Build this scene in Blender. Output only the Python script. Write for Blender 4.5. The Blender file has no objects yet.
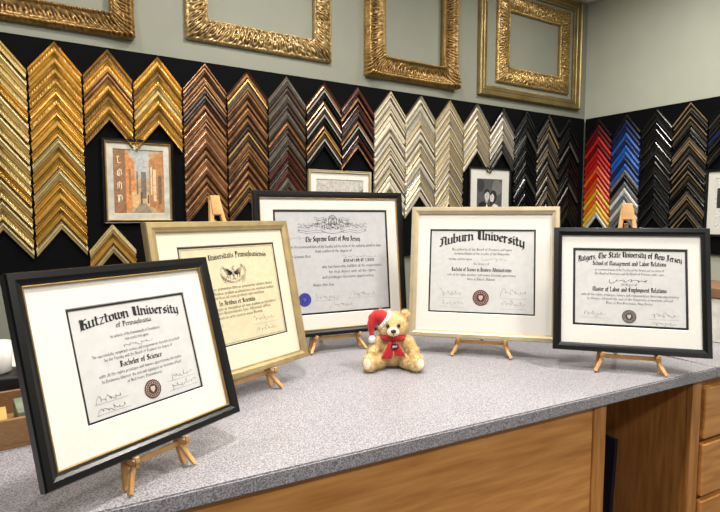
import bpy, bmesh, math, random
import numpy as np
from mathutils import Vector, Matrix, noise
random.seed(7)
C = bpy.context.scene.collection
PI = math.pi
R = math.radians
try:
    bpy.context.scene.view_settings.view_transform = 'Standard'
except Exception: pass

# ------------------------------------------------------------------ camera
CAMZ = 1.36; YAW = R(31.6); PITCH = R(4.42); F = 530.0
cd = bpy.data.cameras.new('camera'); cam = bpy.data.objects.new('camera', cd); C.objects.link(cam)
cam.location = (0, 0, CAMZ); cam.rotation_euler = (PI/2-PITCH, 0, -YAW)
cd.sensor_width = 36; cd.lens = F/720*36; cd.clip_start = .02
bpy.context.scene.camera = cam

# ------------------------------------------------------------------ materials
def lin(c):
    def f(v):
        v /= 255.0
        return v/12.92 if v <= .04045 else ((v+.055)/1.055)**2.4
    return (f(c[0]), f(c[1]), f(c[2]), 1)
MATS = {}
def base(name):
    m = bpy.data.materials.new(name); m.use_nodes = True
    nt = m.node_tree; b = nt.nodes['Principled BSDF']
    return m, nt, b
def mat(name, col, rough=.5, metal=0, var=.12, scale=25, rnd=0, bump=0, bscale=80, coat=0, stretch=None, col2=None, sheen=0, spec=None):
    if name in MATS: return MATS[name]
    m, nt, b = base(name); N = nt.nodes; L = nt.links
    tc = N.new('ShaderNodeTexCoord'); mp = N.new('ShaderNodeMapping')
    if stretch: mp.inputs['Scale'].default_value = stretch
    L.new(tc.outputs['Object'], mp.inputs['Vector'])
    nz = N.new('ShaderNodeTexNoise'); nz.inputs['Scale'].default_value = scale; nz.inputs['Detail'].default_value = 5
    L.new(mp.outputs[0], nz.inputs['Vector'])
    rp = N.new('ShaderNodeValToRGB')
    c = lin(col)
    lo = lin(col2) if col2 else tuple(v*(1-var*2) for v in c[:3])+(1,)
    hi = tuple(min(1, v*(1+var)) for v in c[:3])+(1,)
    rp.color_ramp.elements[0].color = lo; rp.color_ramp.elements[0].position = .32
    rp.color_ramp.elements[1].color = hi; rp.color_ramp.elements[1].position = .68
    L.new(nz.outputs['Fac'], rp.inputs['Fac'])
    out = rp.outputs['Color']
    if rnd:
        oi = N.new('ShaderNodeObjectInfo'); mr = N.new('ShaderNodeMapRange')
        mr.inputs['To Min'].default_value = 1-rnd; mr.inputs['To Max'].default_value = 1+rnd*.6
        L.new(oi.outputs['Random'], mr.inputs['Value'])
        hs = N.new('ShaderNodeHueSaturation'); L.new(mr.outputs[0], hs.inputs['Value']); L.new(out, hs.inputs['Color'])
        out = hs.outputs['Color']
    L.new(out, b.inputs['Base Color'])
    b.inputs['Roughness'].default_value = rough; b.inputs['Metallic'].default_value = metal
    if coat: b.inputs['Coat Weight'].default_value = coat; b.inputs['Coat Roughness'].default_value = .06
    if sheen: b.inputs['Sheen Weight'].default_value = sheen
    if spec is not None: b.inputs['Specular IOR Level'].default_value = spec
    if bump:
        n2 = N.new('ShaderNodeTexNoise'); n2.inputs['Scale'].default_value = bscale; n2.inputs['Detail'].default_value = 3
        L.new(mp.outputs[0], n2.inputs['Vector'])
        bp = N.new('ShaderNodeBump'); bp.inputs['Strength'].default_value = bump; bp.inputs['Distance'].default_value = .002
        L.new(n2.outputs['Fac'], bp.inputs['Height']); L.new(bp.outputs[0], b.inputs['Normal'])
    MATS[name] = m; return m
def gilt(name, hi, lo, rough=.36):
    m, nt, b = base(name); N = nt.nodes; L = nt.links
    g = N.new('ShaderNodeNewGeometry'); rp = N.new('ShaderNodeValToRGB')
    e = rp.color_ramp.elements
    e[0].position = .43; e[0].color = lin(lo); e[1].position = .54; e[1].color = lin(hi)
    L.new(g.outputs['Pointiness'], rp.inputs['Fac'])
    tc = N.new('ShaderNodeTexCoord'); nz = N.new('ShaderNodeTexNoise'); nz.inputs['Scale'].default_value = 14; nz.inputs['Detail'].default_value = 4
    L.new(tc.outputs['Object'], nz.inputs['Vector'])
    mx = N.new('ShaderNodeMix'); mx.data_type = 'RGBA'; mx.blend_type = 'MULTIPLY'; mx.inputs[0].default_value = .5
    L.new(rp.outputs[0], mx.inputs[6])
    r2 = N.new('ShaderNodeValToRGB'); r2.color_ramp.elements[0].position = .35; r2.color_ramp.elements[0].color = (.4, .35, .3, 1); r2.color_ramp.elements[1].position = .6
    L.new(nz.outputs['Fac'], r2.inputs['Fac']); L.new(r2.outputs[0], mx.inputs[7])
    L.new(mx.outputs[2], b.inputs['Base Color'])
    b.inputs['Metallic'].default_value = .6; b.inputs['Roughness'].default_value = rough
    MATS[name] = m; return m

# ------------------------------------------------------------------ mesh helpers
def link(name, me, parent=None):
    o = bpy.data.objects.new(name, me); C.objects.link(o)
    if parent: o.parent = parent
    return o
class MB:
    def __init__(s): s.v = []; s.f = []; s.m = []
    def quad(s, a, b, c, d, m=0):
        i = len(s.v); s.v += [a, b, c, d]; s.f.append((i, i+1, i+2, i+3)); s.m.append(m)
    def poly(s, pts, m=0):
        i = len(s.v); s.v += list(pts); s.f.append(tuple(range(i, i+len(pts)))); s.m.append(m)
    def grid(s, rows, m=0, closed=False, mf=None):
        i0 = len(s.v); n = len(rows[0])
        for r in rows: s.v += r
        for a in range(len(rows)-1):
            for b in range(n if closed else n-1):
                b2 = (b+1) % n
                s.f.append((i0+a*n+b, i0+a*n+b2, i0+(a+1)*n+b2, i0+(a+1)*n+b)); s.m.append(mf(a) if mf else m)
    def mesh(s, name, mats, smooth=False):
        me = bpy.data.meshes.new(name); me.from_pydata([tuple(p) for p in s.v], [], s.f)
        for m in mats: me.materials.append(m)
        for p, k in zip(me.polygons, s.m): p.material_index = k; p.use_smooth = smooth
        bm = bmesh.new(); bm.from_mesh(me); bmesh.ops.recalc_face_normals(bm, faces=bm.faces); bm.to_mesh(me); bm.free()
        me.update(); return me
    def build(s, name, mats, parent=None, smooth=False):
        if not isinstance(mats, (list, tuple)): mats = [mats]
        return link(name, s.mesh(name, mats, smooth), parent)
def box_bm(bm, lo, hi, bev=0, M=None):
    r = bmesh.ops.create_cube(bm, size=1)
    vs = r['verts']
    for v in vs:
        v.co = Vector(((lo[i]+hi[i])/2+v.co[i]*(hi[i]-lo[i]) for i in range(3)))
    if bev:
        es = list({e for v in vs for e in v.link_edges})
        rr = bmesh.ops.bevel(bm, geom=es, offset=bev, segments=2, affect='EDGES', profile=.5)
        vs = list({v for f in rr['faces'] for v in f.verts} | {v for v in vs if v.is_valid})
    if M is not None:
        for v in vs: v.co = M @ v.co
def bars(name, mats, parent, boxes):
    bm = bmesh.new()
    for b in boxes: box_bm(bm, *b)
    me = bpy.data.meshes.new(name); bm.to_mesh(me); bm.free()
    me.materials.append(mats); return link(name, me, parent)
def beam(p0, p1, w, t, side=Vector((1, 0, 0)), bev=.001):
    """matrix + box extents of a bar from p0 to p1"""
    p0 = Vector(p0); p1 = Vector(p1); z = (p1-p0); L = z.length; z.normalize()
    y = z.cross(side).normalized(); x = y.cross(z).normalized()
    M = Matrix.Translation(p0) @ Matrix((x, y, z)).transposed().to_4x4()
    return ((-w/2, -t/2, 0), (w/2, t/2, L), bev, M)
def empty(name, label, cat, loc=(0, 0, 0), rot=(0, 0, 0), group=None):
    o = link(name, None); o.location = loc; o.rotation_euler = rot; o.empty_display_size = .05
    return tag(o, label, cat, group)
def tag(o, label, cat, group=None):
    o['label'] = label; o['category'] = cat
    if group: o['group'] = group
    return o
def struct(o): o['kind'] = 'structure'; return o
def ring_frame(mb, w, h, prof, m=0, z0=0, mf=None):
    """prof: list of (inset, front height); local x right, z up, -y front, origin bottom centre"""
    rows = []
    for u, d in prof:
        rows.append([(-w/2+u, -d, z0+u), (w/2-u, -d, z0+u), (w/2-u, -d, z0+h-u), (-w/2+u, -d, z0+h-u)])
    mb.grid(rows+[rows[0]], m, closed=True, mf=mf)
def tube(mb, pts, radii, n=14, m=0, flat=None):
    rows = []; up = Vector((0, 0, 1))
    for i, p in enumerate(pts):
        p = Vector(p); a = Vector(pts[max(0, i-1)]); b = Vector(pts[min(len(pts)-1, i+1)])
        d = (b-a).normalized(); x = d.cross(up)
        if x.length < 1e-3: x = Vector((1, 0, 0))
        x.normalize(); y = x.cross(d)
        r = radii[i]; fy = flat if flat else 1
        rows.append([tuple(p+x*r*math.cos(2*PI*k/n)+y*r*fy*math.sin(2*PI*k/n)) for k in range(n)])
    mb.grid(rows, m, closed=True)
    mb.poly(rows[0], m); mb.poly(rows[-1], m)

# ------------------------------------------------------------------ calligraphic stroke font
G = {
'a':(3.8,[[(.4,4.4),(1.4,5),(2.7,4.4),(2.7,.6),(3.3,0)],[(2.7,3),(.6,2.2),(.6,.8),(1.4,0),(2.7,.8)]]),
'b':(3.9,[[(.6,8),(.6,.7),(1.7,0),(2.9,.8),(2.9,4.2),(1.9,5),(.6,4.2)]]),
'c':(3.3,[[(2.7,4.4),(1.7,5),(.6,4.2),(.6,.8),(1.6,0),(2.8,.7)]]),
'd':(3.9,[[(1,8),(2.9,5.8),(2.9,.8),(1.7,0),(.6,.8),(.6,4.2),(1.7,5),(2.9,4.4)]]),
'e':(3.3,[[(.6,2.3),(2.7,3.5),(1.9,5),(.6,4.2),(.6,.8),(1.6,0),(2.8,.7)]]),
'f':(2.8,[[(2.6,7.6),(1.7,8),(1,7),(1,-.4)],[(0,5),(2.5,5)]]),
'g':(3.9,[[(2.9,4.4),(1.7,5),(.6,4.2),(.6,1),(1.6,.2),(2.9,1)],[(2.9,5),(2.9,-1.8),(1.8,-2.8),(.4,-2.1)]]),
'h':(3.9,[[(.6,8),(.6,0)],[(.6,4.2),(1.9,5),(2.9,4.2),(2.9,.6),(2.2,-.8)]]),
'i':(1.9,[[(.1,4.5),(.8,5),(.8,.5),(1.5,0)],[(.5,6.9),(1.1,6.5)]]),
'j':(2.2,[[(.4,4.5),(1.2,5),(1.2,-2),(.2,-3)],[(.8,6.9),(1.4,6.5)]]),
'k':(3.7,[[(.6,8),(.6,0)],[(2.7,4.8),(.7,2.8),(2.6,.4),(3.2,0)]]),
'l':(1.9,[[(.8,8),(.8,.5),(1.4,0)]]),
'm':(5.7,[[(.6,5),(.6,0)],[(.6,4.2),(1.8,5),(2.6,4.2),(2.6,0)],[(2.6,4.2),(3.8,5),(4.6,4.2),(4.6,.5),(5.2,0)]]),
'n':(3.9,[[(.6,5),(.6,0)],[(.6,4.2),(1.9,5),(2.9,4.2),(2.9,.5),(3.5,0)]]),
'o':(3.7,[[(.6,4.2),(.6,.8),(1.7,0),(2.9,.8),(2.9,4.2),(1.8,5),(.6,4.2)]]),
'p':(3.9,[[(.6,5),(.6,-2.6)],[(.6,4.2),(1.9,5),(2.9,4.2),(2.9,.8),(1.8,0),(.6,.8)]]),
'q':(3.9,[[(2.9,5),(2.9,-2.6)],[(2.9,4.2),(1.7,5),(.6,4.2),(.6,.8),(1.6,0),(2.9,.8)]]),
'r':(2.8,[[(.6,5),(.6,0)],[(.6,4.2),(1.5,5),(2.3,4.3)]]),
's':(3.2,[[(2.6,4.4),(1.6,5),(.6,4.2),(.8,3),(2.5,2),(2.5,.8),(1.5,0),(.4,.7)]]),
't':(2.7,[[(1,6.6),(1,.8),(1.7,0),(2.4,.5)],[(0,5),(2.2,5)]]),
'u':(3.9,[[(.6,5),(.6,.8),(1.5,0),(2.9,.8)],[(2.9,5),(2.9,.4),(3.5,0)]]),
'v':(3.7,[[(.2,5.2),(.7,4.6),(.7,.9),(1.8,0),(2.9,.9),(2.9,4.2),(2.1,5)]]),
'w':(5.3,[[(.6,5),(.6,1),(1.6,0),(2.6,1),(2.6,5)],[(2.6,1),(3.6,0),(4.6,1),(4.6,4.4),(3.9,5)]]),
'x':(3.5,[[(.4,5),(3,0)],[(3,5),(.4,0)]]),
'y':(3.9,[[(.6,5),(.6,1),(1.6,.2),(2.9,1)],[(2.9,5),(2.9,-1),(1.5,-2.8)]]),
'z':(3.3,[[(.4,5),(2.8,5),(.4,0),(2.9,0)]]),
'A':(5.6,[[(.2,1.2),(1,.2),(1.8,1.2),(1.8,6),(.8,7)],[(1.8,6.2),(3,8),(4.2,7),(4.2,.8),(5.2,0)],[(1,3.6),(4.2,3.6)],[(.4,7.2),(1.2,8),(3,8)]]),
'B':(5,[[(1.2,8),(1.2,.4)],[(2.1,7.4),(2.1,.6)],[(0,7.2),(1,8),(3.4,7.6),(3.8,6),(1.4,4.4)],[(1.4,4.4),(3.8,3.8),(4.2,1.4),(2.6,0),(.2,.6)]]),
'C':(4.9,[[(4.2,7),(2.6,8),(.9,6.6),(.9,1.6),(2.4,0),(4.4,1.2)],[(2.5,7.2),(2.5,1)]]),
'D':(5.2,[[(1.2,8),(1.2,.6)],[(2.1,7.2),(2.1,1)],[(0,7.4),(2.4,8),(4.4,6.6),(4.4,1.6),(2.6,0),(.2,.4)]]),
'E':(4.9,[[(4.2,7),(2.6,8),(.9,6.6),(.9,1.6),(2.4,0),(4.4,1.2)],[(2.3,7.2),(2.3,1)],[(1,4.2),(3.8,4.4)]]),
'F':(4.6,[[(1.3,8),(1.3,0)],[(0,7.2),(1,8),(4.2,7.6)],[(1.2,4.4),(3.4,4.4)]]),
'G':(5.2,[[(4.2,7),(2.6,8),(.9,6.6),(.9,1.6),(2.4,0),(4.4,1.2),(4.4,3.8),(2.8,3.8)],[(2.3,7.2),(2.3,1)]]),
'H':(5,[[(1.2,8),(1.2,0)],[(1.2,4.6),(3.2,5),(4.2,3.8),(4.2,1),(3.2,-1)],[(0,7),(1.2,8),(3,7.6)]]),
'I':(3.4,[[(1.6,8),(1.6,0)],[(.2,7.2),(3,8)],[(.2,0),(3,.4)]]),
'J':(4.2,[[(2.6,7.6),(2.6,1),(1.2,-.6),(0,.4)],[(.4,7),(1.6,8),(3.8,7.4)],[(1.6,6.8),(1.6,2)]]),
'K':(5.2,[[(1.1,8),(1.1,.4),(.2,0)],[(2,7.6),(2,.6),(2.8,0)],[(4.4,7.2),(3.4,7.8),(2.1,5),(4,3.6),(4,1),(5,0)],[(0,7),(1.1,8)]]),
'L':(4.8,[[(1.3,8),(1.3,.8),(2.6,0),(4.4,.8)],[(0,7),(1.3,8),(2.6,7)]]),
'M':(6.6,[[(.2,.8),(1,0),(1,7),(2.2,8),(3.2,7),(3.2,.6)],[(3.2,7),(4.4,8),(5.4,7),(5.4,.6),(6.2,0)]]),
'N':(5.2,[[(.2,.8),(.9,0),(.9,7),(2,8),(4.2,6.6),(4.2,.6),(3,-1)],[(2,8),(2.4,1.5)]]),
'O':(5,[[(2.4,8),(.9,6.4),(.9,1.6),(2.5,0),(4.2,1.6),(4.2,6.4),(2.4,8)],[(2.3,7),(2.3,1)]]),
'P':(4.8,[[(1.3,8),(1.3,-.8)],[(2.1,7.2),(2.1,4.2)],[(0,7.2),(2.8,8),(4.2,6.6),(4.2,4.8),(2.9,3.8),(1.3,4.2)]]),
'R':(5,[[(1.3,8),(1.3,0)],[(2.1,7.2),(2.1,4.2)],[(0,7.2),(2.8,8),(4,6.8),(4,5),(1.3,4.2)],[(2.2,4.2),(3.8,2.8),(3.8,.8),(4.7,0)]]),
'S':(4.8,[[(4.2,7),(2.4,8),(.8,6.6),(1.2,5),(3.8,3.4),(4,1.4),(2.2,0),(.4,1)],[(2.6,7),(2.6,1)]]),
'T':(5,[[(.2,7),(1.6,8),(4.6,7.4)],[(2.6,7.4),(.9,5.4),(.9,1.6),(2.4,0),(4.2,1)],[(2.6,7.2),(2.6,1)]]),
'U':(5.6,[[(0,7),(1,8),(1,1.4),(2.4,0),(4.3,1.2)],[(2,7.2),(2,1.6)],[(3.4,7.2),(4.3,8),(4.3,.6),(5.1,0)]]),
'W':(7,[[(0,7),(1,8),(1,1.2),(2,0),(3.4,1.2),(3.4,8)],[(3.4,1.2),(4.4,0),(5.8,1.2),(5.8,6.8),(5,8)]]),
'Y':(4.8,[[(.2,7),(1,8),(1,4.4),(2.4,3.6),(4,4.6)],[(4,8),(4,1),(2.2,-1)]]),
',':(1.8,[[(.8,.6),(.3,-1.2)]]),
'.':(1.8,[[(.5,.5),(.9,.1)]]),
"'":(1.6,[[(.8,8),(.6,6.6)]]),
' ':(2.4,[])}
def stroke(mb, pts, nx, nz, y, hair, m=0):
    for (x0, z0), (x1, z1) in zip(pts[:-1], pts[1:]):
        dx, dz = x1-x0, z1-z0; L = math.hypot(dx, dz)
        if L < 1e-9: continue
        cr = abs(dx*nz-dz*nx)/L
        if cr < hair:
            px, pz = -dz/L*hair/2, dx/L*hair/2
        else: px, pz = nx/2, nz/2
        mb.quad((x0-px, y, z0-pz), (x1-px, y, z1-pz), (x1+px, y, z1+pz), (x0+px, y, z0+pz), m)
def text(mb, s, cx, z, h, y, bold=1.0, maxw=None, fixw=None, arc=0, m=0):
    sc = h/8.0; W = sum(G.get(c, G['o'])[0] for c in s)*sc
    kx = 1.0
    if fixw: kx = fixw/W
    elif maxw and W > maxw: kx = maxw/W
    W *= kx; x = cx-W/2; nw = bold*sc
    nx, nz = nw*math.cos(R(40))*min(1.25, kx), nw*math.sin(R(40))
    for c in s:
        adv, ps = G.get(c, G['o'])
        for p in ps:
            q = [(x+a*sc*kx, z+b*sc-arc*((x+a*sc*kx-cx)/(W/2))**2) for a, b in p]
            stroke(mb, q, nx, nz, y, nw*.24, m)
            if bold >= 1.2:
                for i in range(len(p)-1):
                    (a0, b0), (a1, b1) = p[i], p[i+1]
                    if abs(a1-a0) < .2 and abs(b1-b0) > 2.5:
                        for (qx, qz), on in ((q[i], i == 0), (q[i+1], i == len(p)-2)):
                            if on:
                                a = nw*.55
                                mb.quad((qx-a*kx, y-.00003, qz), (qx, y-.00003, qz-a), (qx+a*kx, y-.00003, qz), (qx, y-.00003, qz+a), m)
        x += adv*sc*kx
def scribble(mb, cx, z, w, h, y, seed, t=.0006, m=0):
    rr = random.Random(seed); pts = []; n = 46
    ph = [rr.uniform(0, 6) for _ in range(4)]
    for i in range(n):
        a = i/(n-1)
        env = 1.0 if a < .15 or .45 < a < .6 else .45
        pts.append((cx-w/2+w*a+.05*w*math.sin(a*34+ph[0]), z+h*env*(.5*math.sin(a*38+ph[1])+.3*math.sin(a*17+ph[2]))))
    stroke(mb, pts, t*.8, t*.6, y, t*.6, m)

# ------------------------------------------------------------------ pose solver (diploma corners measured once, in metres afterwards)
fw = np.array([math.sin(YAW)*math.cos(PITCH), math.cos(YAW)*math.cos(PITCH), -math.sin(PITCH)])
rt = np.array([math.cos(YAW), -math.sin(YAW), 0]); upv = np.cross(rt, fw)
def proj(P):
    d = np.array(P)-np.array([0, 0, CAMZ]); z = d@fw
    return np.array([360+F*(d@rt)/z, 256-F*(d@upv)/z])
TOPZ = .93; LEDGE = .052
def corners(p):
    x, y, yaw, tilt, w, h = p
    ax = np.array([math.cos(yaw), math.sin(yaw), 0]); bk = np.array([-math.sin(yaw), math.cos(yaw), 0])
    up = math.cos(tilt)*np.array([0, 0, 1])+math.sin(tilt)*bk; fr = -math.cos(tilt)*bk+math.sin(tilt)*np.array([0, 0, 1])
    o = np.array([x, y, TOPZ+LEDGE])+fr*.018
    return [o-ax*w/2+up*h, o+ax*w/2+up*h, o+ax*w/2, o-ax*w/2]
def fit(px, wt, init):
    p = np.array(init, float)
    def res(p):
        r = []
        for c, q, k in zip(corners(p), px, wt): r += list((proj(c)-np.array(q))*k)
        r.append((p[3]-R(13))*40)
        return np.array(r)
    lam = 1e-2
    for _ in range(60):
        r = res(p); J = np.zeros((len(r), 6))
        for i in range(6):
            q = p.copy(); q[i] += 1e-5; J[:, i] = (res(q)-r)/1e-5
        st = np.linalg.solve(J.T@J+lam*np.diag(np.diag(J.T@J)+1e-9), -J.T@r)
        if np.sum(res(p+st)**2) < np.sum(r**2): p = p+st; lam *= .5
        else: lam *= 4
    return p, float(np.sqrt(np.mean(res(p)**2)))
PX = {
 1: ([(3,272),(207,258),(241,412),(48,494)], [1,1,1,1], (.19,.96,.4,.25,.41,.36)),
 2: ([(145,222),(287,220),(309,356),(172,400)], [1,1,1,.4], (.45,1.35,.2,.2,.42,.4)),
 3: ([(250,187),(406,196),(404,328),(268,341)], [1,1,1,.5], (.88,1.56,-.1,.2,.49,.47)),
 4: ([(410,205),(563,208),(557,343),(410,336)], [1,1,1,1], (1.22,1.25,-.75,.2,.46,.43)),
 5: ([(555,226),(711,229),(713,358),(552,350)], [1,1,1,1], (1.46,.9,-.75,.2,.43,.37)),
}
POSE = {}; ERR = ''
for k, (px, wt, ini) in PX.items():
    p, e = fit(px, wt, ini); POSE[k] = p

# ------------------------------------------------------------------ common materials
oak = mat('oak', (212,152,86), .36, 0, .05, 6, stretch=(1.0, 9, 10), col2=(186,124,64), bump=.06, bscale=30)
oak_v = mat('oak_vertical', (198,138,76), .36, 0, .05, 7, stretch=(11, 11, 1.0), col2=(164,108,54), bump=.06, bscale=30)
easel_wood = mat('easel_wood', (206,160,102), .5, 0, .1, 20, col2=(172,126,74))
black_fr = mat('black_lacquer', (13,12,13), .3, 0, .1, 30)
gold_lip = mat('gold_lip', (180,146,86), .4, .6, .1, 40)
gold_fr = mat('pale_gold_leaf', (184,162,116), .42, .6, .08, 30)
champ_fr = mat('champagne_leaf', (196,180,146), .44, .5, .06, 30)
mat_white = mat('mat_board_white', (222,219,211), .6, 0, .02, 200, coat=.8)
mat_cream = mat('mat_board_cream', (220,210,188), .6, 0, .02, 200, coat=.8)
paper = mat('diploma_paper', (202,201,199), .6, 0, .03, 60, coat=.8)
paper_g = mat('diploma_paper_grey', (190,190,191), .6, 0, .03, 60, coat=.8)
paper_c = mat('diploma_parchment', (210,197,162), .6, 0, .04, 60, coat=.8)
ink = mat('ink', (16,15,18), .6, 0, .05, 60)
fillet_bk = mat('black_fillet', (14,14,17), .5, 0, .05, 60)
fillet_br = mat('brown_fillet', (44,34,26), .5, 0, .05, 60)
board_brown = mat('backing_board', (120,92,62), .8, 0, .1, 60)
maroon = mat('seal_maroon', (84,26,28), .5); navy = mat('seal_navy', (40,42,140), .5); bronze_s = mat('seal_dark_grey', (58,52,52), .5); brown_s = mat('seal_brown', (78,40,34), .5)
seal_lt = mat('seal_light', (190,178,166), .5); seal_bl = mat('seal_pale_blue', (92,94,176), .5)

# ------------------------------------------------------------------ diplomas
def seal(parent, x, z, r, y, m):
    mb = MB(); n = 48
    mb.poly([(x+r*(1+.05*(k % 2))*math.cos(2*PI*k/n), y, z+r*(1+.05*(k % 2))*math.sin(2*PI*k/n)) for k in range(n)], 0)
    for ra, rb, mi in ((.86, .82, 1), (.60, .57, 1)):
        rows = [[(x+r*q*math.cos(2*PI*k/n), y-.0002, z+r*q*math.sin(2*PI*k/n)) for k in range(n)] for q in (ra, rb)]
        mb.grid(rows, mi, closed=True)
    for a in range(18):   # letters round the rim
        t = 2*PI*a/18; c, s = math.cos(t), math.sin(t)
        mb.quad((x+r*.64*c, y-.0002, z+r*.64*s), (x+r*.76*c, y-.0002, z+r*.76*s), (x+r*.76*c-r*.06*s, y-.0002, z+r*.76*s+r*.06*c), (x+r*.64*c-r*.06*s, y-.0002, z+r*.64*s+r*.06*c), 1)
    mb.poly([(x+r*a, y-.0002, z+r*b) for a, b in ((-.26,.3),(.26,.3),(.26,-.05),(0,-.38),(-.26,-.05))], 1)
    return mb.build('seal', [m, seal_bl if m is navy else seal_lt], parent)
def diploma(k, label, fmat, fw_, lip, matm, pap, fil, fil_w, op, content, group='framed diplomas on tabletop easels'):
    x, y, yaw, tilt, w, h = [float(v) for v in POSE[k]]
    root = empty('framed_diploma', label, 'framed diploma', (x, y, TOPZ+LEDGE), (0, 0, 0), group)
    root.rotation_euler = (Matrix.Rotation(yaw, 3, 'Z') @ Matrix.Rotation(-tilt, 3, 'X')).to_euler()
    D = .018
    mb = MB(); ring_frame(mb, w, h, [(0,0),(0,D*.8),(.002,D),(fw_*.55,D),(fw_*.8,D*.86),(fw_,D*.8),(fw_,0)])
    fr = mb.build('frame', fmat, root)
    if lip:
        mb = MB(); ring_frame(mb, w-2*fw_+.0002, h-2*fw_+.0002, [(0,.009),(0,D*.78),(.0015,D*.84),(lip,D*.7),(lip,.009)], z0=fw_-.0001); mb.build('inner_lip', gold_lip, fr)
    bars('backing_board', board_brown, root, [((-w/2+fw_*.5,-.006,fw_*.5),(w/2-fw_*.5,-.001,h-fw_*.5))])
    u0, u1, v0, v1 = op
    X0, X1 = -w/2+u0*w, -w/2+u1*w; Z1, Z0 = h*(1-v0), h*(1-v1)
    mb = MB(); fo = fw_*.7
    def rect(a, b, c, d, yy): return [(a,yy,c),(b,yy,c),(b,yy,d),(a,yy,d)]
    mb.grid([rect(-w/2+fo, w/2-fo, fo, h-fo, -.0095), rect(X0, X1, Z0, Z1, -.0095), rect(X0+.0015, X1-.0015, Z0+.0015, Z1-.0015, -.0080)], 0, closed=True)
    mt = mb.build('mat_board', matm, root)
    mb = MB(); mb.grid([rect(X0+.001, X1-.001, Z0+.001, Z1-.001, -.0079), rect(X0+fil_w, X1-fil_w, Z0+fil_w, Z1-fil_w, -.0079)], 0, closed=True)
    mb.build('fillet', fil, mt)
    mb = MB(); mb.poly(rect(X0-.002, X1+.002, Z0-.002, Z1+.002, -.0070)); pp = mb.build('document', pap, root)
    W = X1-X0; H = Z1-Z0; cx = (X0+X1)/2; Y = -.0074
    mb = MB()
    for it in content:
        t = it[0]
        if t == 'T':
            _, s, uc, v, hh, bold, fx, arc = it
            text(mb, s, X0+uc*W, Z1-v*H, hh*H, Y, bold, fixw=fx*W if fx else None, maxw=W*.86, arc=arc*H)
        elif t == 'S':
            _, uc, v, ww, hh, sd = it
            scribble(mb, X0+uc*W, Z1-v*H, ww*W, hh*H, Y, sd, .0016 if sd == 50 else .0006)
        elif t == 'L':
            _, ua, ub, v = it
            stroke(mb, [(X0+ua*W, Z1-v*H), (X0+ub*W, Z1-v*H)], .0001, .0003, Y, .0003)
        elif t == 'F':
            _, pts, tk = it
            stroke(mb, [(X0+a*W, Z1-b*H) for a, b in pts], tk*.8, tk*.6, Y, tk*.5)
        elif t == 'B':
            i = it[1]
            mb.grid([rect(X0+i, X1-i, Z0+i, Z1-i, Y), rect(X0+i+it[2], X1-i-it[2], Z0+i+it[2], Z1-i-it[2], Y)], 0, closed=True)
    mb.build('lettering', ink, pp)
    for it in content:
        if it[0] == 'O': seal(pp, X0+it[1]*W, Z1-it[2]*H, it[3]*H, -.0076, it[4])
    return root

def swirl(cx, cy, s, asp, turns=1.4, n=16, sg=1):
    return [(cx+sg*s*(1-i/n)*math.cos(i/n*turns*2*PI), cy+asp*s*(1-i/n)*math.sin(i/n*turns*2*PI)) for i in range(n)]
def both(pts, cx=.5): return [[(a, b) for a, b in pts], [(2*cx-a, b) for a, b in pts]]
def engrave(fn, n, seed, tk, size):
    """mirrored little curls filling the outline given by fn(random) -> (u, v)"""
    rr = random.Random(seed); out = []
    for _ in range(n):
        u, v = fn(rr); a0 = rr.uniform(0, 2*PI); s = size*rr.uniform(.6, 1.3); cv = rr.choice((-1, 1))*rr.uniform(1.5, 3.5)
        pts = [(u+s*(i/5)*math.cos(a0+cv*i/5), v+1.2*s*(i/5)*math.sin(a0+cv*i/5)) for i in range(6)]
        for q in both(pts): out.append(('F', q, tk))
    return out
eagle = []
for lay, (L1, yo) in enumerate(((.9, .004), (.55, .014))):
    for i in range(13):
        a = i/12
        tx, ty = .5-(.115-.05*a)*L1, .225+yo+.115*a
        for q in both([(.492-.01*a,.29+.012*a),(.5-.055*L1-.01*a,.25+yo+.05*a),(tx,ty)]): eagle.append(('F', q, .0009))
eagle += [('F',[(.5,.245),(.488,.262),(.486,.30),(.5,.33),(.514,.30),(.512,.262),(.5,.245)],.0018),('F',[(.5,.27),(.5,.315)],.0018),('F',[(.5,.248),(.493,.232),(.504,.222),(.515,.232)],.0018)]
for q in both([(.5,.335),(.488,.36)])+both([(.5,.335),(.478,.352)])+both([(.495,.378),(.46,.37),(.42,.352),(.39,.32),(.378,.28),(.39,.24),(.42,.215)])+both([(.495,.388),(.455,.38),(.41,.36),(.376,.325),(.364,.28),(.376,.235),(.41,.205)]): eagle.append(('F', q, .0011))
eagle += engrave(lambda r: (.5-.12*r.random()**.5, .32+.06*r.random()), 24, 5, .0007, .010)
crest = []
for q in (both([(.44,.185),(.40,.205),(.35,.195),(.28,.21),(.20,.19)])+both([(.44,.205),(.40,.225),(.35,.215),(.28,.23),(.20,.21)])+both([(.20,.19),(.215,.20),(.20,.21)])+both([(.45,.09),(.42,.075),(.38,.085),(.34,.07)])
          +both([(.45,.105),(.42,.095),(.38,.105),(.34,.09)])+both([(.455,.09),(.44,.13),(.45,.19)])+both([(.44,.09),(.425,.13),(.43,.19)])+both([(.42,.10),(.405,.14),(.415,.19)])+both(swirl(.36,.145,.03,.8))+both(swirl(.29,.155,.03,.7,sg=-1))+both(swirl(.23,.16,.022,.7))):
    crest.append(('F', q, .0012))
def band(r):
    t = r.random(); u = .46-.10*t
    return u, .14+(r.random()-.5)*(.11-.05*t)
def side(r):
    t = r.random(); return .36-.16*t, .155+(r.random()-.5)*.05
crest += engrave(band, 55, 3, .0008, .014)+engrave(side, 34, 4, .0007, .012)+engrave(lambda r: (.5-.045*r.random(), .07+.12*r.random()), 40, 9, .0010, .012)
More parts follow.
